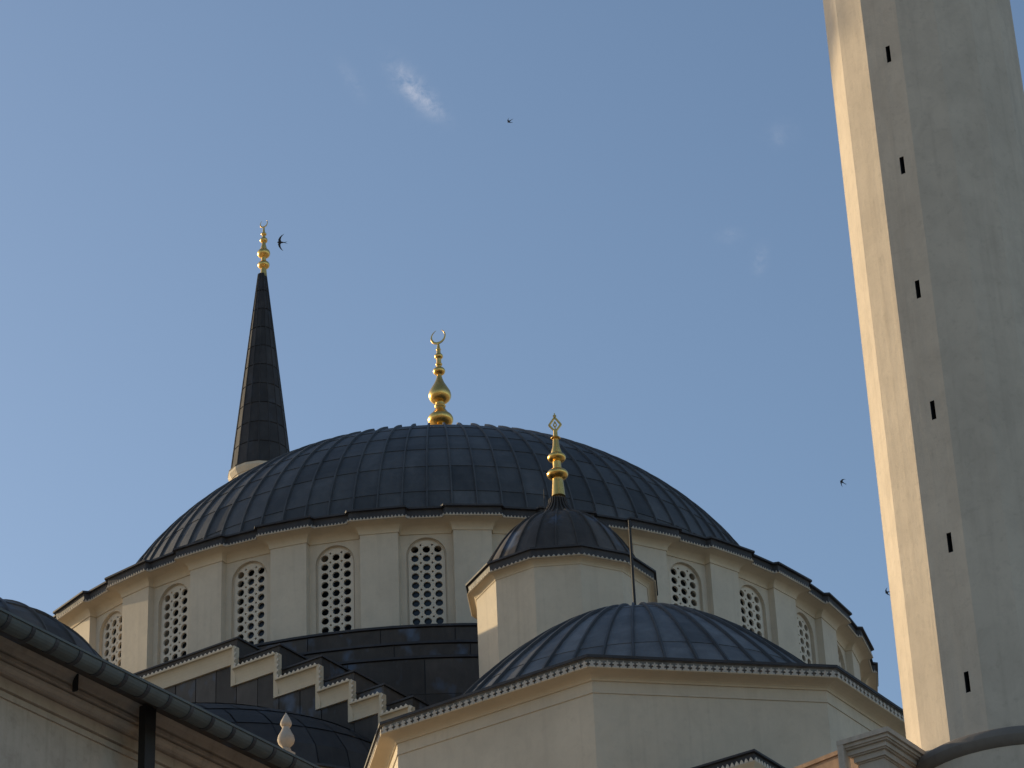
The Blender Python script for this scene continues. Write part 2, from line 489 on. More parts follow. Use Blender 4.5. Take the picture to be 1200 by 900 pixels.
MB().lathe([(11.5, Z(30)), (11.5, Z(36.0))], 64).build('inner_wall', 'dark', hall)

# drum cornice: a small string line, hollow flare, fascia and lip following the pilasters
cav = [(0.0, 0.0)] + [(0.43 * (1 - cos(t)), 0.21 * sin(t)) for t in [PI / 2 * i / 7 for i in range(1, 8)]]
rings = [drum_poly(-0.05, -0.05, 0.0, ZTOP - 0.03), drum_poly(0.03, 0.03, 0.03, ZTOP - 0.03), drum_poly(0.03, 0.03, 0.03, ZTOP)]
for o_, dz in cav[1:]:
    rings.append(drum_poly(o_ + 0.03, o_ + 0.03, 0.03 + o_ * 0.5, ZTOP + dz))
zf = ZTOP + 0.21
OFW = 0.46; LAT = 0.03 + 0.43 * 0.5
rings.append(drum_poly(OFW + 0.01, OFW + 0.01, LAT, zf + 0.015))
rings.append(drum_poly(OFW - 0.2, OFW - 0.2, LAT, zf + 0.02))
corn = MB().loft(rings).build('cornice', 'cornice', hall, 30)
fas = MB().loft([drum_poly(OFW - 0.05, OFW - 0.05, LAT - 0.02, zf), drum_poly(OFW - 0.03, OFW - 0.03, LAT - 0.02, zf + 0.25), drum_poly(OFW + 0.05, OFW + 0.05, LAT + 0.03, zf + 0.25),
                 drum_poly(OFW + 0.05, OFW + 0.05, LAT + 0.03, zf + 0.30), [(x * 11.7 / math.hypot(x, y), y * 11.7 / math.hypot(x, y), zf + 0.36) for x, y, z in rings[0]], [(x * 10.3 / math.hypot(x, y), y * 10.3 / math.hypot(x, y), zf + 0.56) for x, y, z in rings[0]]])
fas.build('lead_fascia', 'fascia', corn)
tm = MB(); pl = drum_poly(OFW - 0.05, OFW - 0.05, LAT - 0.02, zf)
for i in range(n4):
    p_, q = Vector(pl[i][:2]), Vector(pl[(i + 1) % n4][:2])
    e = (q - p_)
    if e.length < 0.02: continue
    nr = Vector((e.y, -e.x)).normalized()
    if nr.dot(p_) < 0: nr = -nr
    teeth_strip(tm, p_, q, zf + 0.015, 0.07, 0.092, 0.04, nr)
tm.build('cresting', 'trim', corn, None, 'stuff')

# main dome
RD, ZD, HD = 10.38, Z(36.0), 7.93
def ell(u): return (RD * cos(rad(u)), ZD + HD * sin(rad(u)))
rows = [4.0, 15.9, 23.7, 30.5, 37.5, 45.0, 54.0, 65.0, 77.0]
dome_skin(hall, ell, rows[:7], 96, 'lead', CAM_PHI, rad(84), 'dome', 0.03, 0.018, roll=0.052)
MB().lathe([ell(u) for u in (53.9, 60, 66, 72, 78, 84, 89)], 96).build('dome_crown', 'lead', hall, 40)
# gilded finial of the main dome
def zf_m(py): return Z(45.88 + (499 - py) * 0.0307)
FT = ZD + HD
stem = [(0.55, FT - 0.25), (0.42, FT + 0.05), (0.22, FT + 0.35), (0.15, FT + 0.7), (0.15, zf_m(500)), (0.33, zf_m(489)), (0.26, zf_m(485.5)), (0.17, zf_m(481)), (0.15, zf_m(478)), (0.14, zf_m(471)), (0.17, zf_m(466)),
        (0.34, zf_m(464)), (0.33, zf_m(460.5)), (0.24, zf_m(455)), (0.15, zf_m(449.5)), (0.10, zf_m(445)), (0.075, zf_m(441)), (0.075, zf_m(424)), (0.07, zf_m(415)), (0.05, zf_m(408)), (0.035, zf_m(404))]
def main_top(o):
    crescent(o, zf_m(395.5), 0.265, 0.095, -0.45 + TH, -0.10, 0.36)
finial(hall, 'gilded_finial', (0.16, 0.08), stem,
       [(FT + 1.15, 0.36, 0.6, 0.15), (zf_m(492.5), 0.395, 0.50, 0.15), (zf_m(477.3), 0.175, 0.14, 0.1), (zf_m(464.5), 0.352, 0.56, 0.14), (zf_m(436), 0.19, 0.27, 0.08), (zf_m(428), 0.105, 0.13, 0.07),
        (zf_m(418.5), 0.135, 0.2, 0.07), (zf_m(410.5), 0.075, 0.09, 0.05)], main_top)

# lead tiers under the drum
for (R_, z1, z0, name) in ((12.95, 32.80, 32.30, 'lead_tier'), (13.12, 32.26, 31.83, 'lead_tier'), (13.32, 31.77, 27.5, 'lead_tier')):
    t_ = MB().lathe([(R_, Z(z0)), (R_, Z(z1 - 0.06)), (R_ + 0.07, Z(z1 - 0.06)), (R_ + 0.07, Z(z1)), (R_ - 0.5, Z(z1 + 0.05)), (11.9, Z(z1 + 0.10))], 96, 0, False, False).build(name, 'fascia', hall, 25)
    ns = 44
    hgt = min(z1 - 0.07, 50) - z0
    for k in range(ns):
        phi = 2 * PI * (k + 0.35 + (R_ * 7 % 1)) / ns
        if abs((phi - CAM_PHI + PI) % (2 * PI) - PI) > rad(75): continue
        w_ = PI / ns * 0.985
        pz = [(Z(z0) + 0.01, Z(z1 - 0.09))] if z1 > 31.8 else [(Z(30.75), Z(z1 - 0.09)), (Z(29.6), Z(30.74)), (Z(28.0), Z(29.59))]
        for (za, zb) in pz:
            mb = MB()
            q0 = [((R_ + 0.03) * sin(phi + w_ * s), -(R_ + 0.03) * cos(phi + w_ * s)) for s in (-1, -0.33, 0.33, 1)]
            q1 = [((R_ - 0.01) * sin(phi + w_ * s), -(R_ - 0.01) * cos(phi + w_ * s)) for s in (1, 0.33, -0.33, -1)]
            mb.prism(q0 + q1, za, zb)
            mb.build('lead_sheet', 'lead_warm', t_)
# patches of flashing where the pilasters meet the top tier
fl = None
for k in range(NB):
    phi = 2 * PI * (k + 0.5) / NB
    if abs((phi - CAM_PHI + PI) % (2 * PI) - PI) > rad(80): continue
    mb = MB()
    h_ = Z(33.02 + random.uniform(0.02, 0.22))
    mb.box(-PHW - 0.06, PHW + 0.06, -RP - 0.03, -RP + 0.2, Z(32.7), h_)
    o = mb.build('flashing', 'lead_warm', hall); o.rotation_euler = (0, 0, phi)

# stepped gable in front of the drum (on the side that faces the courtyard)
BS = 14.1
sa = [3.86, 5.18, 6.45, 7.41, 8.28, 9.10, 9.90]
sz = [31.95, 31.37, 30.68, 30.00, 29.40, 28.85, 28.30]
CH = 0.43
for k in range(len(sa)):
    a0 = sa[k - 1] if k else 0.0
    for s in (1, -1):
        x0, x1 = (a0, sa[k]) if s > 0 else (-sa[k], -a0)
        if k == 0:
            if s < 0: continue
            x0, x1 = -sa[0], sa[0]
        zc = Z(sz[k]); lead_z = zc + 0.27
        # lead-covered block of the step, running back to the drum
        ex = 0.015
        bx0 = x0 + (0.06 if (s > 0 and k) else -0.0); bx1 = x1 - (0.06 if (s < 0 and k) else 0.0)
        blk = MB().box(bx0 + (0.03 if k == 0 or s < 0 else 0), bx1 - (0.03 if s > 0 or k == 0 else 0), -BS + 0.06, -9.5, Z(27.0), lead_z)
        st = blk.build('gable_step', 'lead_warm', hall)
        lip = MB().box(bx0 - (0.02 if k == 0 or s < 0 else 0), bx1 + (0.02 if s > 0 or k == 0 else 0), -BS + 0.02, -9.6, lead_z, lead_z + 0.045)
        lip.build('lead_lip', 'fascia', st)
        # white coping with its turned-down end
        cpm = MB()
        prof = [(-0.02, 0.0), (0.17, 0.0), (0.17, -0.045), (0.145, -0.05)] + [(0.03 + 0.115 * (1 - sin(t)) , -0.05 - (CH - 0.11) * (1 - cos(t))) for t in [PI / 2 * i / 6 for i in range(7)]] + [(0.045, -CH + 0.05), (0.045, -CH), (-0.02, -CH)]
        cpm.loft([[(xx, -BS - d_, zc + h_) for d_, h_ in prof] for xx in (x0, x1)], True, True, True)
        zn = Z(sz[k + 1]) - CH if k + 1 < len(sz) else zc - 1.0
        ends = ((x1,) if s > 0 else (x0,)) if k else (x0, x1)
        for xe in ends:
            dr = 1 if xe > 0 else -1
            xa, xb = sorted((xe - dr * 0.13, xe + dr * 0.012))
            cpm.box(xa, xb, -BS - 0.05, -BS + 0.05, zn, zc - CH + 0.003)
            xa, xb = sorted((xe - dr * 0.02, xe + dr * 0.05))
            cpm.box(xa, xb, -BS - 0.15, -BS + 0.04, zn + CH, zc - 0.004)
        co = cpm.build('coping', 'cornice', st)
        tt = MB()
        teeth_strip(tt, Vector((x0, -BS)), Vector((x1, -BS)), zc - 0.015, 0.07, 0.13, 0.165, Vector((0, -1)))
        for xe in ends:
            dr = 1 if xe > 0 else -1
            nt_ = max(1, round((zc - zn - CH) / 0.13))
            for i in range(nt_):
                z_ = zn + CH + (zc - zn - CH) * (i + 0.5) / nt_
                xo = xe + dr * 0.05
                tt.add([(xo, -BS - 0.145, z_ - 0.045), (xo, -BS - 0.145, z_ + 0.045), (xo + dr * 0.055, -BS - 0.145, z_),
                        (xo, -BS - 0.10, z_ - 0.045), (xo, -BS - 0.10, z_ + 0.045), (xo + dr * 0.055, -BS - 0.10, z_)], [(0, 1, 2), (3, 5, 4), (0, 3, 4, 1), (1, 4, 5, 2), (2, 5, 3, 0)])
        tt.build('cresting', 'white', st, None, 'stuff')
        # lead sheets of the wall under the coping
        zb = zc - CH - 0.004
        ln = (x1 - x0); npn = max(1, round(ln / 0.66)); 
        for i in range(npn):
            xa, xb = x0 + ln * i / npn + 0.012, x0 + ln * (i + 1) / npn - 0.012
            dpt = 0.012 + 0.02 * random.random()
            MB().box(xa, xb, -BS + 0.03 - dpt, -BS + 0.055, Z(26.8), zb).build('lead_sheet', 'lead_warm', st)
# half dome below the gable
RS, ZS, HS, DB = 8.6, Z(27.0), 3.35, 5.6 / 8.6
def semi(u): return (RS * cos(rad(u)), ZS + HS * sin(rad(u)))
sd = MB(); nseg = 24
us = [0, 10, 20, 32, 45, 58, 70, 80, 89]
rings = []
for u in us:
    r_, z = semi(u)
    rings.append([(r_ * sin(-PI / 2 + PI * i / nseg), -BS + 0.1 - DB * r_ * cos(-PI / 2 + PI * i / nseg), z) for i in range(nseg + 1)])
sd.loft(rings, False)
sdo = sd.build('half_dome', 'fascia', hall, 40)
for i in range(nseg):
    for j0, j1 in ((0, 2), (2, 3), (3, 4), (4, 5), (5, 7)):
        sft = 0.5 * PI / nseg if j0 % 2 else 0.0
        p0, p1 = -PI / 2 + PI * i / nseg + 0.003 + sft, -PI / 2 + PI * (i + 1) / nseg - 0.003 + sft
        p1 = min(p1, PI / 2)
        mb = MB(); rr = []
        for q_ in range(3):
            u = us[j0] + (us[j1] - us[j0]) * q_ / 2
            r_, z = semi(u); o_ = 0.03 - 0.02 * q_ / 2
            rr.append([((r_ + o_) * sin(p), -BS + 0.1 - DB * (r_ + o_) * cos(p), z + o_ * 0.7) for p in (p0, (p0 + p1) / 2, p1)])
        mb.loft(rr, False)
        mb.build('lead_sheet', 'lead_dark', sdo)
sw = MB()
half = [(-PI / 2 + PI * i / nseg) for i in range(nseg + 1)]
sw.loft([[(r_ * sin(p), -BS + 0.1 - DB * r_ * cos(p), z) for p in half] for r_, z in ((RS - 0.15, 0.0), (RS - 0.15, ZS - 0.55), (RS - 0.05, ZS - 0.35), (RS + 0.1, ZS - 0.25), (RS + 0.1, ZS - 0.02))], False)
sw.build('apse_wall', 'cornice', hall)
sl = MB()
sl.loft([[(r_ * sin(p), -BS + 0.1 - DB * r_ * cos(p), z) for p in half] for r_, z in ((RS - 0.1, ZS + 0.02), (RS + 0.2, ZS - 0.03), (RS + 0.2, ZS + 0.03), (RS - 0.1, ZS + 0.06))], False)
sl.build('lead_lip', 'fascia', hall)
ts = MB()
for i in range(nseg):
    p_, q = [Vector(((RS + 0.1) * sin(h), -BS + 0.1 - DB * (RS + 0.1) * cos(h))) for h in (half[i], half[i + 1])]
    e = q - p_; nr = Vector((e.y, -e.x)).normalized()
    teeth_strip(ts, p_, q, ZS - 0.24, 0.12, 0.14, 0.03, nr)
ts.build('cresting', 'white', hall, None, 'stuff')

# ------------------------------------------------------------------ corner turret
tur = thing('corner_turret', 'slender twelve sided cream turret with ribbed dark cap and double gilded knobs', 'turret', W(12.04, 12.04))
PT = PI / 12
def tpoly(R_, z): return ngon(12, R_, PT, z)
MB().loft([tpoly(2.06, 0), tpoly(2.06, Z(31.37))]).build('turret_wall', 'wall', tur)
cav = [(0.2 * (1 - cos(t)), 0.13 * sin(t)) for t in [PI / 2 * i / 5 for i in range(6)]]
tcn = MB().loft([tpoly(2.0, Z(31.37) + 0.0)] + [tpoly(2.075 + o_, Z(31.37) + dz) for o_, dz in cav] + [tpoly(2.285, Z(31.51)), tpoly(2.1, Z(31.515))]).build('cornice', 'cornice', tur)
MB().loft([tpoly(2.22, Z(31.50)), tpoly(2.25, Z(31.72)), tpoly(2.31, Z(31.72)), tpoly(2.31, Z(31.765)), tpoly(1.8, Z(31.9))], True, False, True).build('lead_fascia', 'fascia', tcn)
tt = MB(); pl = tpoly(2.22, 0)
for i in range(12):
    p_, q = Vector(pl[i][:2]), Vector(pl[(i + 1) % 12][:2]); e = q - p_; nr = Vector((e.y, -e.x)).normalized()
    teeth_strip(tt, p_, q, Z(31.515), 0.055, 0.12, 0.045, nr)
tt.build('cresting', 'trim', tcn, None, 'stuff')
RT, HT, KT, ZT = 1.95, 1.75, 2.6, Z(31.83)
t_n = 0.27
def tprof(u):                               # u 0..1
    if u <= 0.8:
        t = (1 - (u / 0.8)) * (1 - t_n) + t_n
        # finer steps near the springing
        t = 1 - (1 - t) * (0.35 + 0.65 * (1 - t) / (1 - t_n))
        return (RT * t, ZT + HT * (1 - t ** KT))
    v = (u - 0.8) / 0.2
    r1 = RT * t_n; z1 = ZT + HT * (1 - t_n ** KT)
    r_ = 0.165 + (r1 - 0.165) * (1 - v) ** 1.9
    return (r_, z1 + 0.62 * v)
dome_skin(tur, tprof, [0.0, 0.8, 0.999], 24, 'lead_warm', CAM_PHI, rad(100), 'turret_cap', 0.03, 0.012, sub=12, roll=0.04)
def zt_(py): return Z(34.27 + (580 - py) * 0.0236)
stem = [(0.165, zt_(582)), (0.155, zt_(578)), (0.125, zt_(562)), (0.10, zt_(548)), (0.10, zt_(541)), (0.13, zt_(531)), (0.085, zt_(524)), (0.07, zt_(516)), (0.055, zt_(512)), (0.05, zt_(505))]
def tur_top(o):
    zc = zt_(497.5); H_ = 0.17
    tn = TH - 0.1
    def bar(p0, p1, th_):
        mb = MB(); (x0, z0), (x1, z1) = p0, p1
        L = math.hypot(x1 - x0, z1 - z0); nx, nz_ = -(z1 - z0) / L * th_, (x1 - x0) / L * th_
        q = [(x0 + nx, z0 + nz_), (x1 + nx, z1 + nz_), (x1 - nx, z1 - nz_), (x0 - nx, z0 - nz_)]
        vs = [(x * cos(tn) - d_ * sin(tn), x * sin(tn) + d_ * cos(tn), z) for d_ in (-0.02, 0.02) for x, z in q]
        return vs, [(0, 1, 2, 3), (7, 6, 5, 4), (0, 4, 5, 1), (1, 5, 6, 2), (2, 6, 7, 3), (3, 7, 4, 0)]
    em = MB()
    pts = [(0, zc + 0.19), (0.145, zc - 0.02), (0.03, zc - 0.17), (-0.03, zc - 0.17), (-0.145, zc - 0.02)]
    for i in range(5): em.add(*bar(pts[i], pts[(i + 1) % 5], 0.022))
    tear = [(0, zc + 0.07), (0.04, zc - 0.03), (0, zc - 0.08), (-0.04, zc - 0.03)]
    for i in range(4): em.add(*bar(tear[i], tear[(i + 1) % 4], 0.012))
    em.add(*bar((0, zc - 0.2), (0, zc - 0.08), 0.015))
    em.add(*bar((0, zc + 0.18), (0, zc + 0.30), 0.014)); em.add(*bar((-0.04, zc + 0.235), (0.04, zc + 0.235), 0.014))
    em.build('lozenge_emblem', 'gold', o)
finial(tur, 'gilded_finial', (0.03, 0.0), stem, [(zt_(556.5), 0.257, 0.27, 0.11), (zt_(537), 0.222, 0.25, 0.1), (zt_(514), 0.117, 0.07, 0.06)], tur_top)
MB().lathe([(0.012, Z(33.0)), (0.008, Z(34.9))], 6, 0, True, True, (-0.72, 0.52)).build('lightning_rod', 'iron', tur)

# ------------------------------------------------------------------ octagonal corner chamber
och = thing('corner_chamber', 'cream octagonal chamber with white fleur cresting and low blue grey lead dome', 'building', W(16.97, 16.97))
PO = PI / 8
def op_(R_, z): return ngon(8, R_, PO, z)
MB().loft([op_(5.86, 0), op_(5.86, Z(23.29)), op_(5.885, Z(23.29)), op_(5.885, Z(23.31)), op_(5.87, Z(23.32)), op_(5.87, Z(23.53))]).build('chamber_wall', 'wall', och)
cav = [(0.33 * (1 - cos(t)), 0.12 * sin(t)) for t in [PI / 2 * i / 6 for i in range(7)]]
ocn = MB().loft([op_(5.8, Z(23.53))] + [op_(5.90 + o_, Z(23.53) + dz) for o_, dz in cav] + [op_(6.24, Z(23.665)), op_(6.0, Z(23.668))]).build('cornice', 'cornice', och)
MB().loft([op_(6.17, Z(23.655)), op_(6.19, Z(23.845)), op_(6.24, Z(23.845)), op_(6.24, Z(23.895)), op_(5.0, Z(24.0))], True, False, True).build('lead_fascia', 'fascia_grey', ocn)
MB().loft([op_(6.20, Z(23.85)), op_(6.262, Z(23.85)), op_(6.262, Z(23.905)), op_(5.2, Z(24.02))], True).build('lead_lip', 'fascia', ocn)
# fleur shaped cresting pieces, one by one
fl_pts = [(-0.06, 0), (0.06, 0), (0.06, 0.03), (0.028, 0.04), (0.03, 0.065), (0.058, 0.075), (0.05, 0.105), (0.024, 0.10), (0.0, 0.14), (-0.024, 0.10), (-0.05, 0.105), (-0.058, 0.075), (-0.03, 0.065), (-0.028, 0.04), (-0.06, 0.03)]
fm = MB(); nf = len(fl_pts)
fm.add([(x, 0.0, z) for x, z in fl_pts] + [(x, 0.03, z) for x, z in fl_pts], [tuple(range(nf))] + [(i, i + nf, (i + 1) % nf + nf, (i + 1) % nf) for i in range(nf)])
fme = bpy.data.meshes.new('fleur'); fme.from_pydata(fm.v, [], fm.f); fme.update(); fme.materials.append(MAT['trim'])
side = 2 * 6.22 * sin(PI / 8)
for kf, phi in enumerate((-PI / 4, 0, PI / 4, PI / 2)):
    nfl = 32
    for i in range(nfl):
        x = -side / 2 + side * (i + 0.5) / nfl
        apo = 6.22 * cos(PI / 8) + 0.012
        o = link('fleur', fme, ocn)
        o.location = (apo * sin(phi) + x * cos(phi), -apo * cos(phi) + x * sin(phi), Z(23.667))
        o.rotation_euler = (0, 0, phi)
RO, HO, KO, ZO = 5.1, 3.7, 1.75, Z(23.87)
def oprof(u):
    t = 1 - u
    return (max(0.02, RO * t), ZO + HO * (1 - t ** KO))
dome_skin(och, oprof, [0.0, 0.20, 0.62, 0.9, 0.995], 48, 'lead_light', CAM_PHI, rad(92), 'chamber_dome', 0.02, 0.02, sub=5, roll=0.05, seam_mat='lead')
MB().lathe([(0.034, ZO + HO - 0.15), (0.032, ZO + HO + 1.2), (0.028, Z(29.9))], 8).build('mast', 'iron', och)

# ------------------------------------------------------------------ minarets
def build_minaret(name, label, a, b, group):
    t = thing(name, label, 'minaret', W(a, b), -TH, group)
    n = 16; ph = PI / 16; R1 = 1.515
    def pg(R_, z): return ngon(n, R_, ph, z)
    zs0, zb1, zb2, zc0, zc1 = Z(16.35), Z(44.2), Z(56.0), Z(67.0), Z(78.0)
    # base and moulded ring
    MB().lathe([(1.57, 0), (1.57, Z(16.24)), (1.50, Z(16.30))], 48, 0, False, True).build('base', 'minaret', t, 40)
    tor = []
    for i in range(17):
        al = 2 * PI * i / 16
        tor.append([((1.47 + 0.18 * cos(al)) * sin(2 * PI * k / 48), -(1.47 + 0.18 * cos(al)) * cos(2 * PI * k / 48), Z(16.38) + 0.165 * sin(al)) for k in range(48)])
    MB().loft(tor).build('ring_moulding', 'ring', t, 60)
    # lower shaft with the slits let into one face
    mb = MB(); pz0, pz1 = pg(R1, zs0), pg(R1, zb1)
    for i in range(n):
        j = (i + 1) % n
        if i == n - 1: continue
        mb.add([pz0[i], pz0[j], pz1[j], pz1[i]], [(0, 1, 2, 3)])
    apo = R1 * cos(ph); hw = R1 * sin(ph)
    slits = [17.33, 19.50, 21.67, 23.75, 25.99, 28.10, 30.3, 32.5, 34.7, 36.9, 39.1]
    sx, sh, sw_ = 0.07, 0.155, 0.036
    zz = zs0
    def FQ(x0, x1, z0, z1, y=-apo): mb.add([(x0, y, z0), (x1, y, z0), (x1, y, z1), (x0, y, z1)], [(0, 1, 2, 3)])
    FQ(-hw, sx - sw_, zs0, zb1); FQ(sx + sw_, hw, zs0, zb1)
    for q in slits:
        z0, z1 = Z(q) - sh, Z(q) + sh
        FQ(sx - sw_, sx + sw_, zz, z0); zz = z1
    FQ(sx - sw_, sx + sw_, zz, zb1)
    mb.build('shaft', 'minaret', t)
    for q in slits:
        z0, z1 = Z(q) - sh, Z(q) + sh
        rc = MB(); x0, x1, y0, y1 = sx - sw_, sx + sw_, -apo, -apo + 0.3
        rc.add([(x0, y0, z0), (x1, y0, z0), (x1, y0, z1), (x0, y0, z1), (x0, y1, z0), (x1, y1, z0), (x1, y1, z1), (x0, y1, z1)],
               [(0, 4, 5, 1), (1, 5, 6, 2), (2, 6, 7, 3), (3, 7, 4, 0), (4, 7, 6, 5)])
        rc.build('slit_window', 'dark', t)
    # balconies
    for (zb, Rs) in ((zb1, R1), (zb2, 1.45)):
        bl = MB().loft([pg(Rs, zb - 0.1), pg(Rs + 0.18, zb + 0.15), pg(Rs + 0.18, zb + 0.35), pg(Rs + 0.42, zb + 0.6), pg(Rs + 0.42, zb + 0.8), pg(Rs + 0.7, zb + 1.05), pg(Rs + 0.7, zb + 1.3), pg(Rs - 0.3, zb + 1.3)]).build('balcony', 'minaret', t)
        pr = MB()
        o0, o1 = pg(Rs + 0.66, 0), pg(Rs + 0.56, 0)
        pr.loft([[(x, y, zb + 1.3) for x, y, _ in o0], [(x, y, zb + 2.35) for x, y, _ in o0], [(x, y, zb + 2.35) for x, y, _ in o1], [(x, y, zb + 1.3) for x, y, _ in o1]])
        pr.build('parapet', 'minaret', bl)
    MB().loft([pg(1.45, zb1 + 1.3), pg(1.45, zb2)]).build('middle_shaft', 'minaret', t)
    MB().loft([pg(1.36, zb2 + 1.3), pg(1.36, zc0 - 0.35), pg(1.40, zc0 - 0.35), pg(1.52, zc0 - 0.12), pg(1.52, zc0)], True, False, True).build('upper_shaft', 'wall', t)
    # lead spire of sheets
    def cone(u): return (1.40 * (1 - u) + 0.17 * u, zc0 + 0.05 + (zc1 - zc0 - 0.05) * u)
    sp_ = MB().loft([pg(1.53, zc0), pg(1.54, zc0 + 0.05), pg(1.39, zc0 + 0.1), pg(0.16, zc1)], True, True, True).build('spire', 'lead_dark', t)
    rows_ = [0.0, 0.1, 0.2, 0.3, 0.4, 0.5, 0.6, 0.7, 0.8, 0.9, 1.0]
    for j in range(10):
        (r0, z0), (r1, z1) = cone(rows_[j] + 0.006), cone(rows_[j + 1])
        g_ = PI / 16 * 0.95
        def rp(r_, k, o_): return ((r_) * sin(g_ * k), -r_ * cos(g_ * k) - o_)
        sh_ = MB()
        vs = []
        for o_ in (0.025, 0.0):
            for (r_, z) in ((r0, z0), (r1, z1)):
                for k in (-1, 1):
                    x, y = rp(r_, k, o_); vs.append((x, y, z))
        sh_.add(vs, [(0, 1, 3, 2), (0, 4, 5, 1), (1, 5, 7, 3), (3, 7, 6, 2), (2, 6, 4, 0)])
        me = bpy.data.meshes.new('lead_sheet'); me.from_pydata(sh_.v, [], sh_.f); me.update(); me.materials.append(MAT['lead_dark'])
        for i in range(16):
            o = link('lead_sheet', me, sp_); o.rotation_euler = (0, 0, 2 * PI * i / 16)
    ribs = MB()
    for i in range(16):
        a_ = 2 * PI * (i + 0.5) / 16
        (r0, z0), (r1, z1) = cone(0.0), cone(1.0)
        qq = []
        for r_, z, w_ in ((r0, z0, 0.03), (r1, z1, 0.015)):
            d_ = Vector((sin(a_), -cos(a_))); tn = Vector((cos(a_), sin(a_)))
            qq.append([tuple(d_ * (r_ + o_) + tn * k) + (z,) for k, o_ in ((-w_, 0.0), (-w_ * .6, 0.05), (w_ * .6, 0.05), (w_, 0.0))])
        ribs.loft(qq, False)
    ribs.build('seam_roll', 'lead_dark', sp_, None, 'stuff')
    def zq(py): return Z(77.95 + (323 - py) * 0.0489)
    stem = [(0.17, zq(325)), (0.16, zq(322)), (0.13, zq(315)), (0.115, zq(306)), (0.115, zq(300)), (0.16, zq(292)), (0.10, zq(287)), (0.08, zq(280)), (0.06, zq(272)), (0.04, zq(267))]
    finial(t, 'gilded_finial', (0.06, 0.03), stem, [(zq(311), 0.285, 0.42, 0.12), (zq(297.5), 0.31, 0.5, 0.12), (zq(282), 0.185, 0.3, 0.08), (zq(274.8), 0.135, 0.18, 0.06)],
           lambda o: crescent(o, zq(262.5), 0.225, 0.09, TH - 0.5, -0.1, 0.62))
    return t
MA, MBB = 30.28, 28.92
build_minaret('minaret', 'thick pale stone minaret shaft with row of narrow slits beside lit faces', MA, MBB, 'minarets at the corners')
build_minaret('minaret', 'minaret spire of dark lead with gilded crescent rising behind the main dome', -MA, -MBB, 'minarets at the corners')
build_minaret('minaret', 'unseen third stone minaret added so its balcony shades the near shaft', -MA, MBB - 0.80, 'minarets at the corners')  # added out of view, placed so its balcony shadow falls on the near shaft

# ------------------------------------------------------------------ moulded pier and walls by the near minaret
def moulded_pier(name, label, a1, b1, sx, sy, ztop, steps, mat, capmat, cat='pier'):
    """a1,b1: corner towards the camera; steps: (inset, dz) going down from the top"""
    t = thing(name, label, cat, W(a1 - sx / 2, b1 - sy / 2))
    z = ztop
    hx, hy = sx / 2, sy / 2
    for k, (ins, dz) in enumerate(steps):
        MB().box(-hx + ins, hx - ins, -hy + ins, hy - ins, z - dz, z).build('cap_slab' if k == 0 else 'moulding', capmat if k == 0 else mat, t)
        z -= dz
    ins = steps[-1][0] + 0.02
    MB().box(-hx + ins, hx - ins, -hy + ins, hy - ins, 0, z).build('pier_shaft', mat, t)
    return t
pr_ = moulded_pier('stone_pier', 'weathered stone pier with nested mouldings against the thick minaret', 29.5, 31.30, 0.80, 1.25, Z(16.60),
             [(0.0, 0.07), (0.035, 0.05), (0.06, 0.025), (0.10, 0.07), (0.125, 0.02), (0.16, 0.08), (0.19, 0.02)], 'old', 'old')
MB().box(-0.395, -0.30, -0.62, -0.45, 0, Z(16.53)).build('corner_strip', 'old', pr_)
w_t = thing('lit_wall', 'low sunlit stone wall between the octagonal chamber and the moulded pier', 'wall', W(25.6, 26.0), -TH - rad(10))  # turned off the building grid so the low sun catches its face
MB().box(-1.6, 0.8, 0, 0.5, 0, Z(18.90)).build('wall', 'sun_warm', w_t)
MB().box(-1.63, 0.83, -0.03, 0.53, Z(18.90), Z(18.97)).build('coping', 'sun_warm', w_t)
bt = thing('buttress_tower', 'small square buttress with lead capped cresting in front of the octagonal chamber', 'buttress', W(21.0, 20.47))
MB().box(-0.9, 0.9, -0.9, 0.9, 0, Z(21.35)).build('buttress_wall', 'wall', bt)
MB().loft([[(s * x, s * y, z) for x, y in ((-1, -1), (1, -1), (1, 1), (-1, 1))] for s, z in ((0.9, Z(21.35)), (0.93, Z(21.42)), (0.97, Z(21.48)), (0.97, Z(21.5)))]).build('cornice', 'cornice', bt)
bf = MB().box(-0.94, 0.94, -0.94, 0.94, Z(21.5), Z(21.66)).build('lead_fascia', 'fascia', bt)
MB().loft([[(s * x, s * y, z) for x, y in ((-1, -1), (1, -1), (1, 1), (-1, 1))] for s, z in ((1.0, Z(21.66)), (1.0, Z(21.70)), (0.02, Z(22.0)))], True, True, True).build('lead_cap', 'fascia', bt)
tt = MB()
for p_, q, nr in ((Vector((-.94, -.94)), Vector((.94, -.94)), Vector((0, -1))), (Vector((.94, -.94)), Vector((.94, .94)), Vector((1, 0)))):
    teeth_strip(tt, p_, q, Z(21.51), 0.07, 0.10, 0.03, nr)
tt.build('cresting', 'white', bt, None, 'stuff')

# ------------------------------------------------------------------ courtyard wing with gutter
WA = 20.95
wing = thing('courtyard_wing', 'dim stone courtyard wing with moulded eaves below a segmented metal gutter', 'building', W(WA, 40.0))
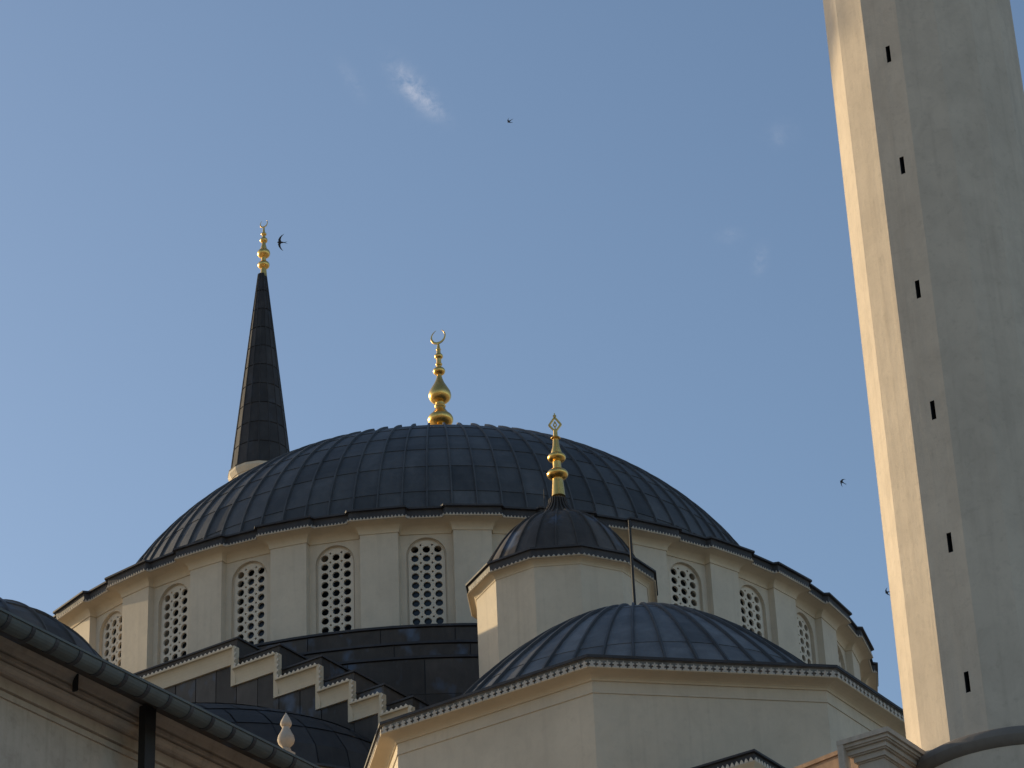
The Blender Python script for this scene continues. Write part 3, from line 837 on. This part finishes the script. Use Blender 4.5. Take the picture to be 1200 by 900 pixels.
# local: x = a - WA, y = -(b - 40)
B0, B1 = 31.6, 62.0
Y0, Y1 = -(B1 - 40), -(B0 - 40)
MB().box(-7.0, 0.0, Y0, Y1, 0, Z(17.30)).build('wing_wall', 'old', wing)
prof = [(-0.02, 16.58), (0.035, 16.58), (0.035, 16.66), (0.005, 16.665), (0.005, 16.685), (0.06, 16.69), (0.06, 16.84), (0.02, 16.845), (0.02, 16.87), (0.10, 16.875), (0.10, 16.92), (0.14, 16.96), (0.15, 17.0), (0.08, 17.005), (0.08, 17.03), (0.19, 17.035),
        (0.19, 17.09), (0.12, 17.095), (0.12, 17.115), (0.21, 17.12), (0.25, 17.19), (0.29, 17.23), (0.30, 17.24), (0.30, 17.30), (-0.02, 17.30)]
MB().loft([[(x, y, Z(z)) for x, z in prof] for y in (Y0, Y1)], True, True, True).build('eaves_moulding', 'old', wing)
MB().loft([[(x, y, Z(z)) for x, z in ((0.0, 17.302), (0.28, 17.302), (0.92, 17.06), (0.98, 17.06), (0.98, 17.09), (0.0, 17.36))] for y in (Y0, Y1)], True, True, True).build('eaves_board', 'fascia', wing)
roof = MB().add([(1.02, Y0, Z(17.10)), (1.02, Y1, Z(17.10)), (-3.5, Y1, Z(18.0)), (-3.5, Y0, Z(18.0)), (-7.2, Y0, Z(17.3)), (-7.2, Y1, Z(17.3))], [(0, 1, 2, 3), (3, 2, 5, 4)]).build('lead_roof', 'lead_warm', wing)
# gutter: half-round lengths with joint bands
GL = 0.445
ng = int((Y1 - Y0) / GL)
gx, gz, gr = 0.99, Z(17.01), 0.138
gs = MB(); q = []
for sgn, r_ in ((1, gr), (-1, gr - 0.012)):
    rng = range(0, 11) if sgn > 0 else range(10, -1, -1)
    for i in rng:
        al = PI + PI * i / 10
        q.append((gx + r_ * cos(al), gz + r_ * sin(al)))
gs.loft([[(x, 0.0, z) for x, z in q], [(x, GL - 0.012, z) for x, z in q]], True, True, True)
gme = bpy.data.meshes.new('gutter_length'); gme.from_pydata(gs.v, [], gs.f); gme.update(); gme.materials.append(MAT['zinc'])
bs_ = MB(); q2 = [(gx + r_ * cos(PI + PI * i / 10), gz + r_ * sin(PI + PI * i / 10)) for r_, order in ((gr + 0.012, 1), (gr + 0.001, -1)) for i in (range(11) if order > 0 else range(10, -1, -1))]
bs_.loft([[(x, GL - 0.045, z) for x, z in q2], [(x, GL + 0.02, z) for x, z in q2]], True, True, True)
bme = bpy.data.meshes.new('joint_band'); bme.from_pydata(bs_.v, [], bs_.f); bme.update(); bme.materials.append(MAT['fascia'])
gut0 = MB().box(gx + gr - 0.005, gx + gr + 0.02, Y0, Y1, gz - 0.005, gz + 0.03).build('gutter', 'zinc', wing)
for i in range(ng):
    y = Y0 + i * GL
    if y < -14 : continue
    s = link('gutter_length', gme, gut0); s.location = (0, y, 0)
    s2 = link('joint_band', bme, gut0); s2.location = (0, y, 0)
yp = -(37.12 - 40)
MB().box(0.30, 0.42, yp - 0.105, yp + 0.105, 0, Z(17.2)).build('downpipe', 'iron', wing)
MB().box(0.22, 0.3, yp - 1.36, yp - 1.33, Z(17.0), Z(17.24)).build('bracket', 'iron', wing)
def wdome(u): return (2.4 * cos(rad(u)), Z(17.3) + 1.8 * sin(rad(u)))
wd_t = dome_skin(wing, wdome, [0.0, 22, 44, 66, 86], 28, 'lead_warm', CAM_PHI, rad(95), 'wing_dome', 0.04, 0.012, sub=3)
wd_t.location = (18.5 - WA, 2.0, 0)
# stone finial on a slim post between wing and half dome
ft = thing('stone_finial', 'pale carved stone finial like a teardrop knob above the gutter', 'finial', W(12.08, 22.5))
zb = 24.12
MB().box(-0.13, 0.13, -0.13, 0.13, 0, Z(zb - 0.06)).build('post', 'old', ft)
prof = [(0.10, zb - 0.06), (0.10, zb), (0.07, zb + 0.02), (0.085, zb + 0.05), (0.15, zb + 0.12), (0.175, zb + 0.20), (0.155, zb + 0.29), (0.11, zb + 0.37), (0.075, zb + 0.45), (0.07, zb + 0.48), (0.10, zb + 0.50), (0.118, zb + 0.545),
        (0.105, zb + 0.60), (0.065, zb + 0.68), (0.03, zb + 0.745), (0.005, zb + 0.79)]
MB().lathe([(r_, Z(z)) for r_, z in prof], 18).build('knob', 'old', ft, 50)

# ------------------------------------------------------------------ swifts
def bird(label, px, py, dist, span, heading, bank):
    """swept-wing swift; heading = direction of flight on the sky, in degrees"""
    c = Vector((0, 0, EYE)) + sdir(px, py) * dist
    t = bpy.data.objects.new('swift', None)
    h = span / 2
    f_ = (CR * cos(rad(heading)) + CU * sin(rad(heading)))
    l_ = (CU * cos(rad(heading)) - CR * sin(rad(heading)))
    l2 = (l_ * cos(rad(bank)) - fwd * sin(rad(bank))).normalized()
    n_ = f_.cross(l2).normalized()
    mt = Matrix.Identity(4)
    for i in range(3): mt[i][0], mt[i][1], mt[i][2], mt[i][3] = f_[i], l2[i], n_[i], c[i]
    COL.objects.link(t); t.matrix_world = mt
    t['label'] = label; t['category'] = 'bird'; t['group'] = 'swifts in the sky'
    bm = MB(); rings = []
    for x, r_ in ((0.42, 0.0), (0.38, 0.05), (0.28, 0.10), (0.1, 0.12), (-0.15, 0.10), (-0.35, 0.05), (-0.5, 0.02)):
        rings.append([(x * h, r_ * h * cos(2 * PI * k / 8), r_ * h * 0.9 * sin(2 * PI * k / 8)) for k in range(8)])
    bm.loft(rings, True, True, True); bm.build('body', 'feather', t, 60)
    for s in (-1, 1):
        wm = MB(); rr = []
        for y, xl, xt, z in ((0.03, 0.26, -0.10, 0.0), (0.3, 0.30, 0.02, 0.05), (0.6, 0.16, -0.04, 0.06), (0.85, -0.06, -0.20, 0.03), (1.0, -0.30, -0.34, 0.0)):
            rr.append([(xl * h, s * y * h, z * h), ((xl + xt) / 2 * h, s * y * h, z * h + 0.02 * h), (xt * h, s * y * h, z * h), ((xl + xt) / 2 * h, s * y * h, z * h - 0.012 * h)])
        wm.loft(rr, True, True, True); wm.build('wing', 'feather', t)
        tl = MB().add([(-0.36 * h, 0, 0.01 * h), (-0.42 * h, s * 0.05 * h, 0.01 * h), (-0.82 * h, s * 0.14 * h, 0), (-0.5 * h, 0, 0), (-0.36 * h, 0, -0.02 * h), (-0.42 * h, s * 0.05 * h, -0.02 * h), (-0.82 * h, s * 0.14 * h, -0.008 * h), (-0.5 * h, 0, -0.02 * h)],
                      [(0, 1, 2, 3), (4, 7, 6, 5), (0, 4, 5, 1), (1, 5, 6, 2), (2, 6, 7, 3), (3, 7, 4, 0)])
        tl.build('tail_feather', 'feather', t)
bird('swift gliding with curved wings spread beside the far spire crescent', 329, 284, 62, 0.36, 178, 15)
bird('tiny dark swift high in open sky near the wispy cloud', 597, 142, 95, 0.36, 215, 55)
bird('swift banking on narrow wings between dome and thick minaret', 987, 565, 88, 0.38, 150, 50)
bird('swift turning close beside the sunlit edge of the thick minaret', 1040, 694, 80, 0.32, 200, 50)
